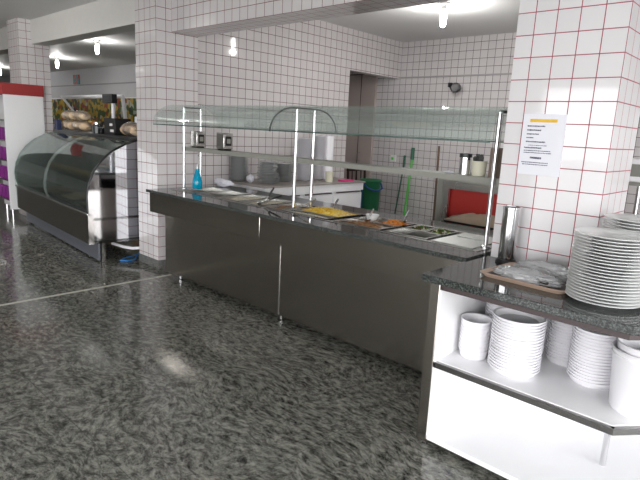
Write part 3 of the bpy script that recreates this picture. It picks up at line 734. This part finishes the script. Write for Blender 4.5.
# second serving stand glimpsed right of the pillar
st = thing('serving_table', 'steel serving table glimpsed past the right side of the near pillar', 'table', (-.35, 3.62, 0))
bx(-.92, .35, 3.36, 3.90, .83, .85).build('table_top', 'steel', st, bevel=.003)
for x in (-.88, .31):
    for y in (3.40, 3.86): MB().tube([(x, y, 0), (x, y, .83)], .018, 8).build('leg', 'steelp', st)
ss = thing('shelf_rack', 'narrow steel shelf on slim posts standing on the table past the near pillar', 'shelf', (-.3, 3.5, .85))
for x in (-.765, .2): MB().tube([(x, 3.5, .85), (x, 3.5, 1.23)], .013, 12).build('post', 'steelp', ss)
bx(-.82, .3, 3.42, 3.60, 1.23, 1.25).build('shelf_board', 'rail', ss, smooth=False)
nd = thing('napkin_box', 'white box on the shelf past the right side of the near pillar', 'box', (-.77, 3.5, 1.25))
bx(-.835, -.73, 3.45, 3.55, 1.25, 1.38).build('box_body', 'plastic', nd, bevel=.004)
bx(-.81, -.755, 3.447, 3.45, 1.28, 1.35).build('slot', 'rail', nd, smooth=False)

# ------------------------------------------------------------------ display case
dc = thing('display_case', 'long curved glass display case with a steel base between two pillars', 'display case', (-5.30, 2.30, 0))
CX0, CX1 = -8.08, -5.30
gl = [(2.29, .52), (2.265, .60), (2.262, .70), (2.285, .82), (2.335, .94), (2.42, 1.05), (2.53, 1.14), (2.66, 1.21), (2.80, 1.255)]
xm = -6.75
for a, c in ((CX0+.01, xm-.006), (xm+.006, CX1-.012)):
    gg = MB().sheetx(gl, a, c, .006).build('curved_glass', 'cglass', dc)
    MB().tube([(a, y, z) for y, z in gl], .006, 6).build('glass_edge', 'edge' if a == CX0+.01 else 'clearp', gg)
bx(CX0, CX1, 2.78, 3.12, 1.255, 1.285).build('top_board', 'black', dc, bevel=.003)
bx(CX0, CX1, 2.255, 2.30, .495, .52).build('front_rail', 'steelp', dc, bevel=.003)
bx(CX0, CX1, 2.27, 2.30, .20, .495).build('front_panel', 'steeld', dc, smooth=False)
bx(CX0+.05, CX1-.02, 2.36, 2.38, .02, .22).build('kick_panel', plain('grey_blue_kick', (.17, .18, .21), .3, .3), dc, smooth=False)
bx(CX0, CX1, 2.30, 3.12, .44, .47).build('deck', 'darkdeck', dc, smooth=False)
bx(CX0, CX1, 2.32, 3.10, .20, .23).build('bottom', 'darkdeck', dc, smooth=False)
bx(CX0+.02, CX1-.02, 3.10, 3.12, .23, 1.255).build('rear_doors', 'steel', dc, smooth=False)
bx(CX0+.02, CX1-.03, 2.50, 3.09, .80, .806).build('inner_shelf', 'cglass', dc, smooth=False)
ep = [(2.275, .20), (2.262, .52), (2.257, .70), (2.28, .82), (2.33, .94), (2.415, 1.05), (2.525, 1.145), (2.66, 1.215), (2.80, 1.262), (3.12, 1.262), (3.12, .20)]
MB().profx(ep, CX1-.012, CX1).build('end_panel', 'mirror', dc, smooth=False)
MB().profx([(a-.004 if a < 3 else a, z+.003) for a, z in ep], CX0-.01, CX0).build('end_glass', 'cglass', dc, smooth=False)
MB().tube([(CX1+.002, y, z) for y, z in ep[1:9]], .011, 8).build('end_trim', 'black', dc)
bx(CX1, CX1+.006, 2.262, 2.32, .20, .50).build('corner_plate', 'steelp', dc, smooth=False)
for x in (CX1-.05, CX1-.10): bx(x, x+.02, 2.40, 2.44, 0, .20).build('foot', 'steelp', dc, smooth=False)
bx(CX0+.06, CX0+.09, 2.40, 2.44, 0, .20).build('foot', 'steelp', dc, smooth=False)
dc.rotation_euler.z = math.radians(-4.3)
RC = Matrix.Rotation(math.radians(-4.3), 3, 'Z')
def CW(x, y, z):
    v = RC @ Vector((x+5.30, y-2.30, 0)); return Vector((v.x-5.30, v.y+2.30, z))
# pastries in the case
rp = None
for i in range(12):
    p = CW(-7.75+i*.19, 2.62, .807)
    if rp is None:
        rp = MB().blob((0, 0, .025), (.06, .05, .03), .12, 2, 1).build('pastry', 'scorch'); tag(rp, 'x', 'pastry', 'pastries on the glass shelf of the display case'); o = rp
    else: o = rp.copy(); COL.objects.link(o)
    o.location = p; o['label'] = 'golden pastry in the row on the glass shelf inside the display case'
tj = []
for i in range(3):
    c0 = CW(-7.55+i*.72, 2.68, .47)
    o = thing('display_tray', ['steel tray at the left of the display case deck', 'steel tray in the middle of the display case deck', 'steel tray at the right of the display case deck'][i], 'tray', c0)
    tray_mesh(c0.x, c0.y, .26, .2, c0.z, .02).build('tray_body', 'steelp', o)
    h = MB().heap(c0.x-.2, c0.x+.2, c0.y-.14, c0.y+.14, c0.z+.02, .05, 12, .012, i).build('cake', ['meat', 'bread', 'meat'][i], origin=(c0.x, c0.y, c0.z+.008)); tag(h, ['dark cake slab on the left tray in the display case', 'pale cake slab on the middle tray in the display case', 'dark cake slab on the right tray in the display case'][i], 'cake')

# things on top of the case
ZT = 1.285
def bread_bag(label, x, y, r, sd, zz=ZT):
    c = CW(x, y, zz)
    o = thing('bread_bag', label, 'bag of bread', c, 'bags of bread on the display case')
    m = MB()
    for k in range(3): m.blob((c.x+(k-1)*r[0]*.62, c.y, c.z+r[2]*.97), (r[0]*.42, r[1]*.9, r[2]*.9), .06, 2, sd+k)
    m.build('bread_rolls', 'bread', o)
    m = MB().blob((c.x, c.y, c.z+r[2]*1.10), (r[0]*1.08, r[1]*1.02, r[2]*1.02), .05, 3, sd); m.build('clear_bag', 'breadfilm', o)
bread_bag('bag of pale bread lying low at the left of the case top', -7.86, 2.94, (.21, .10, .068), 1)
bread_bag('bag of pale bread lying low at the middle of the case top', -7.42, 2.95, (.23, .10, .068), 2)
bread_bag('bag of pale bread piled on top of the left bag', -7.80, 2.94, (.20, .09, .062), 3, ZT+.145)
bread_bag('bag of pale bread piled on top of the middle bag', -7.42, 2.95, (.18, .09, .06), 4, ZT+.145)
pk = CW(-7.92, 2.80, ZT)
o = bx(pk.x-.05, pk.x+.05, pk.y-.03, pk.y+.03, ZT, ZT+.14).build('navy_packet', 'bluepk', origin=pk, bevel=.006); tag(o, 'small navy packet at the far left of the display case top', 'packet')
c0 = CW(-6.58, 2.97, ZT)
o = thing('price_scale', 'checkout scale with a black display head on a white pole', 'scale', c0)
bx(c0.x-.13, c0.x+.10, c0.y-.12, c0.y+.10, ZT, ZT+.06).build('scale_base', 'black', o, bevel=.005)
bx(c0.x-.11, c0.x+.08, c0.y-.10, c0.y+.08, ZT+.06, ZT+.075).build('weighing_plate', 'steelp', o, bevel=.003)
MB().tube([(c0.x, c0.y+.085, ZT+.05), (c0.x, c0.y+.085, ZT+.40)], .022, 12).build('pole', 'plastic', o)
hd = bx(c0.x-.20, c0.x+.06, c0.y+.04, c0.y+.11, ZT+.37, ZT+.48).build('display_head', 'black', o, bevel=.006)
bx(c0.x-.18, c0.x+.03, c0.y+.037, c0.y+.04, ZT+.39, ZT+.46).build('screen', 'screen', hd, smooth=False)
c0 = CW(-6.16, 2.97, ZT)
o = thing('cash_register', 'black register box with two pale labels on the case top', 'register', c0)
bx(c0.x-.22, c0.x+.06, c0.y-.10, c0.y+.10, ZT, ZT+.19).build('register_body', 'black', o, bevel=.005)
bx(c0.x-.06, c0.x+.03, c0.y-.103, c0.y-.10, ZT+.03, ZT+.06).build('paper_label', 'label', o, smooth=False)
bx(c0.x-.07, c0.x+.0, c0.y-.103, c0.y-.10, ZT+.10, ZT+.13).build('paper_label', 'label', o, smooth=False)
c0 = CW(-6.56, 2.83, ZT)
o = thing('glass_jar', 'small dark jar in front of the scale pole', 'jar', c0)
MB().lathe([(0, 0), (.045, 0), (.045, .09), (.03, .11), (0, .11)], c0.x, c0.y, ZT, 9).build('jar_body', 'screen', o)
MB().lathe([(.031, .108), (.034, .108), (.034, .13), (0, .13)], c0.x, c0.y, ZT, 9).build('jar_lid', 'steelp', o)
bread_bag('bag of round bread at the right end of the case top', -5.76, 2.93, (.17, .09, .075), 7)
c0 = CW(-5.75, 3.06, ZT)
for i, dx in enumerate((-.10, .03)):
    o = MB().prism([(c0.x+dx-.06, c0.y-.02), (c0.x+dx+.05, c0.y-.02), (c0.x+dx+.05, c0.y+.03), (c0.x+dx-.06, c0.y+.03)], ZT, ZT+.22).build('paper_bag', 'paper', origin=(c0.x+dx, c0.y, ZT), bevel=.008)
    tag(o, ['white paper bag standing next to the black register', 'white paper bag standing behind the right bread bag'][i], 'paper bag')

# cords below the case end
m = MB()
pts = [(-5.45, 3.0, .02), (-5.35, 2.80, .015), (-5.28, 2.62, .012), (-5.22, 2.55, .012), (-5.16, 2.60, .012), (-5.19, 2.70, .012), (-5.3, 2.78, .02), (-5.42, 2.92, .06), (-5.40, 2.9, .16)]
m.tube(pts, .007, 8)
o = m.build('power_cord', 'bluecord', origin=(-5.3, 2.75, 0)); tag(o, 'blue cord looped on the floor under the display case end', 'cord')
o = MB().tube([(-5.50, 2.60, .14), (-5.35, 2.66, .12), (-5.24, 2.70, .12), (-5.16, 2.80, .13)], .016, 8).build('white_hose', 'plastic', origin=(-5.3, 2.7, .12)); tag(o, 'white hose hanging just under the end panel of the display case', 'hose')

# ------------------------------------------------------------------ red topped cabinet at far left
rf = thing('upright_cabinet', 'tall white cabinet side with a red header at the left edge', 'cabinet', (-8.6, 2.6, 0))
bx(-8.378, -8.348, 2.47, 2.99, .13, 1.73).build('side_panel', 'mel', rf, bevel=.003)
bx(-9.0, -8.38, 2.58, 2.70, .13, 1.73).build('cabinet_body', 'mel', rf, bevel=.003)
bx(-8.38, -8.343, 2.46, 3.0, 1.73, 1.885).build('red_header', 'redband', rf, bevel=.003)
bx(-9.0, -8.38, 2.45, 2.58, 1.73, 1.885).build('red_header', 'redband', rf, bevel=.003)
for k in range(5): bx(-8.99, -8.38, 2.48, 2.575, .25+k*.28, .27+k*.28).build('front_shelf', 'steel', rf, smooth=False)
for y in (2.5, 2.95):
    MB().tube([(-8.363, y, 0), (-8.363, y, .13)], .014, 8).build('foot', 'steelp', rf)
MB().tube([(-8.95, 2.6, 0), (-8.95, 2.6, .13)], .02, 8).build('foot', 'steelp', rf)
pp = None
for k in range(4):
    for j in range(4):
        p = (-8.90+j*.14, 2.53, .27+k*.28)
        if pp is None: pp = bx(-.05, .05, -.03, .03, 0, .17).build('snack_packet', 'purple', bevel=.01); o = pp; tag(o, 'purple snack packet on the shelves of the red topped cabinet', 'packet', 'purple packets in the red topped cabinet')
        else: o = pp.copy(); COL.objects.link(o)
        o.location = p

# ------------------------------------------------------------------ far bakery wall
fs = thing('produce_banner', 'long banner of yellow and green fruit pictures on the far wall', 'banner', (-14, 6.36, 1.3))
bx(-18.5, -10.8, 6.34, 6.36, 1.25, 1.98).build('picture', 'fruit', fs, smooth=False)
bx(-18.55, -10.75, 6.36, 6.38, 1.22, 2.01).build('backing_board', 'mel', fs, smooth=False)
ds = thing('produce_rack', 'white framed rack with slanted ends before the fruit banner', 'rack', (-13.9, 6.0, 0))
m = MB(); m.tube([(-13.3, 5.75, 1.2), (-14.75, 5.75, 1.99), (-11.45, 5.75, 1.97), (-11.3, 5.75, 1.2)], .045, 8); m.build('canopy_frame', 'plastic', ds)
bx(-14.9, -11.1, 5.5, 6.3, 0, 1.15).build('rack_body', 'screen', ds, smooth=False)
bx(-14.9, -11.1, 5.5, 6.3, 1.15, 1.2).build('rack_top', 'steel', ds, smooth=False)
for i in range(14):
    x = -14.7+i*.265
    o = MB().blob((x, 5.95, 1.312), (.10, .12, .095), .15, 2, i).build('fruit_heap', ['corn', 'orange', 'salad', 'darkmetal'][i % 4], origin=(x, 5.85, 1.2))
    tag(o, ['yellow produce heap on the far rack', 'orange produce heap on the far rack', 'green produce heap on the far rack', 'dark produce heap on the far rack'][i % 4], 'produce', 'produce heaps on the far rack: ' + ['yellow', 'orange', 'green', 'dark'][i % 4])
o = bx(-15.53, -15.17, 6.37, 6.398, 2.37, 2.62).build('wall_sign', 'postersign', origin=(-15.35, 6.38, 2.37)); tag(o, 'small teal and red sign high on the far wall', 'sign')

# ------------------------------------------------------------------ lamps
def lamp(x, y, label, power=22, group=None):
    o = thing('ceiling_lamp', label, 'lamp', (x, y, CE), group)
    MB().lathe([(0, 0), (.06, 0), (.06, -.015), (.03, -.03), (.022, -.07), (0, -.07)], x, y, CE, 24).build('socket', 'socket', o)
    MB().lathe([(.018, -.07), (.03, -.09), (.034, -.13), (.030, -.20), (.018, -.225), (0, -.23)], x, y, CE, 20).build('bulb', 'bulb', o)
    ld = bpy.data.lights.new('lamp_light', 'POINT'); ld.energy = power; ld.shadow_soft_size = .025; ld.color = (1, .98, .95)
    lo = bpy.data.objects.new('lamp_light', ld); COL.objects.link(lo); lo.location = (0, 0, -.262); lo.parent = o
lamp(-3.06, 4.95, 'lit bulb on the kitchen ceiling behind the near pillar', 18)
lamp(-9.28, 4.23, 'lit bulb on the bakery ceiling, nearer of the two beside the middle pillar', 9)
lamp(-12.76, 4.90, 'lit bulb on the bakery ceiling, farther of the two beside the far pillar', 9)
lamp(-17.2, 5.05, 'lit bulb on the bakery ceiling beyond the far left pillar', 9)
lamp(-13.5, -1.5, 'lit bulb on the front hall ceiling, outside the picture to the left', 30)
lamp(-7.2, .8, 'added unseen bulb nearest the buffet that brightens the front hall ceiling', 30)  # extra lamp, added out of view to brighten the front ceiling

# ------------------------------------------------------------------ daylight
W = bpy.data.worlds.new('sky'); SC.world = W; W.use_nodes = True
nt = W.node_tree; bg = nt.nodes['Background']
tc = N(nt, 'ShaderNodeTexCoord'); sp = N(nt, 'ShaderNodeSeparateXYZ'); nt.links.new(tc.outputs['Generated'], sp.inputs[0])
c = ramp(nt, sp.outputs[2], [(0, (1.0, .985, .99)), (1, (.88, .93, 1.0))])
nt.links.new(c, bg.inputs[0]); bg.inputs[1].default_value = 5.0
def portal(loc, rot, sx, sy):
    l = bpy.data.lights.new('daylight_portal', 'AREA'); l.shape = 'RECTANGLE'; l.size = sx; l.size_y = sy; l.cycles.is_portal = True
    o = bpy.data.objects.new('daylight_portal', l); COL.objects.link(o); o.location = loc; o.rotation_euler = rot
portal((3.3, -.55, 1.22), (0, PI/2, 0), 2.4, 8.5)
portal((-.5, -5.3, 1.22), (PI/2, 0, 0), 7.4, 2.4)

# ------------------------------------------------------------------ camera
F_, yaw, pit, rol = 532.35, -.748991, .202482, .0494036
fw = Vector((math.sin(yaw)*math.cos(pit), math.cos(yaw)*math.cos(pit), -math.sin(pit)))
r = Vector((math.cos(yaw), -math.sin(yaw), 0)); up = r.cross(fw)
r2 = r*math.cos(rol)+up*math.sin(rol); u2 = -r*math.sin(rol)+up*math.cos(rol)
cam = bpy.data.cameras.new('camera'); co = bpy.data.objects.new('camera', cam); COL.objects.link(co)
cam.sensor_width = 36; cam.lens = F_*36/640; cam.clip_start = .05; cam.clip_end = 200
mt = Matrix((r2, u2, -fw)).transposed().to_4x4(); mt.translation = Vector((0, 0, 1.45)); co.matrix_world = mt
SC.camera = co
SC.view_settings.view_transform = 'Standard'; SC.view_settings.look = 'None'; SC.view_settings.gamma = 1
SC.view_settings.use_curve_mapping = False
SC.view_settings.exposure = 0.64
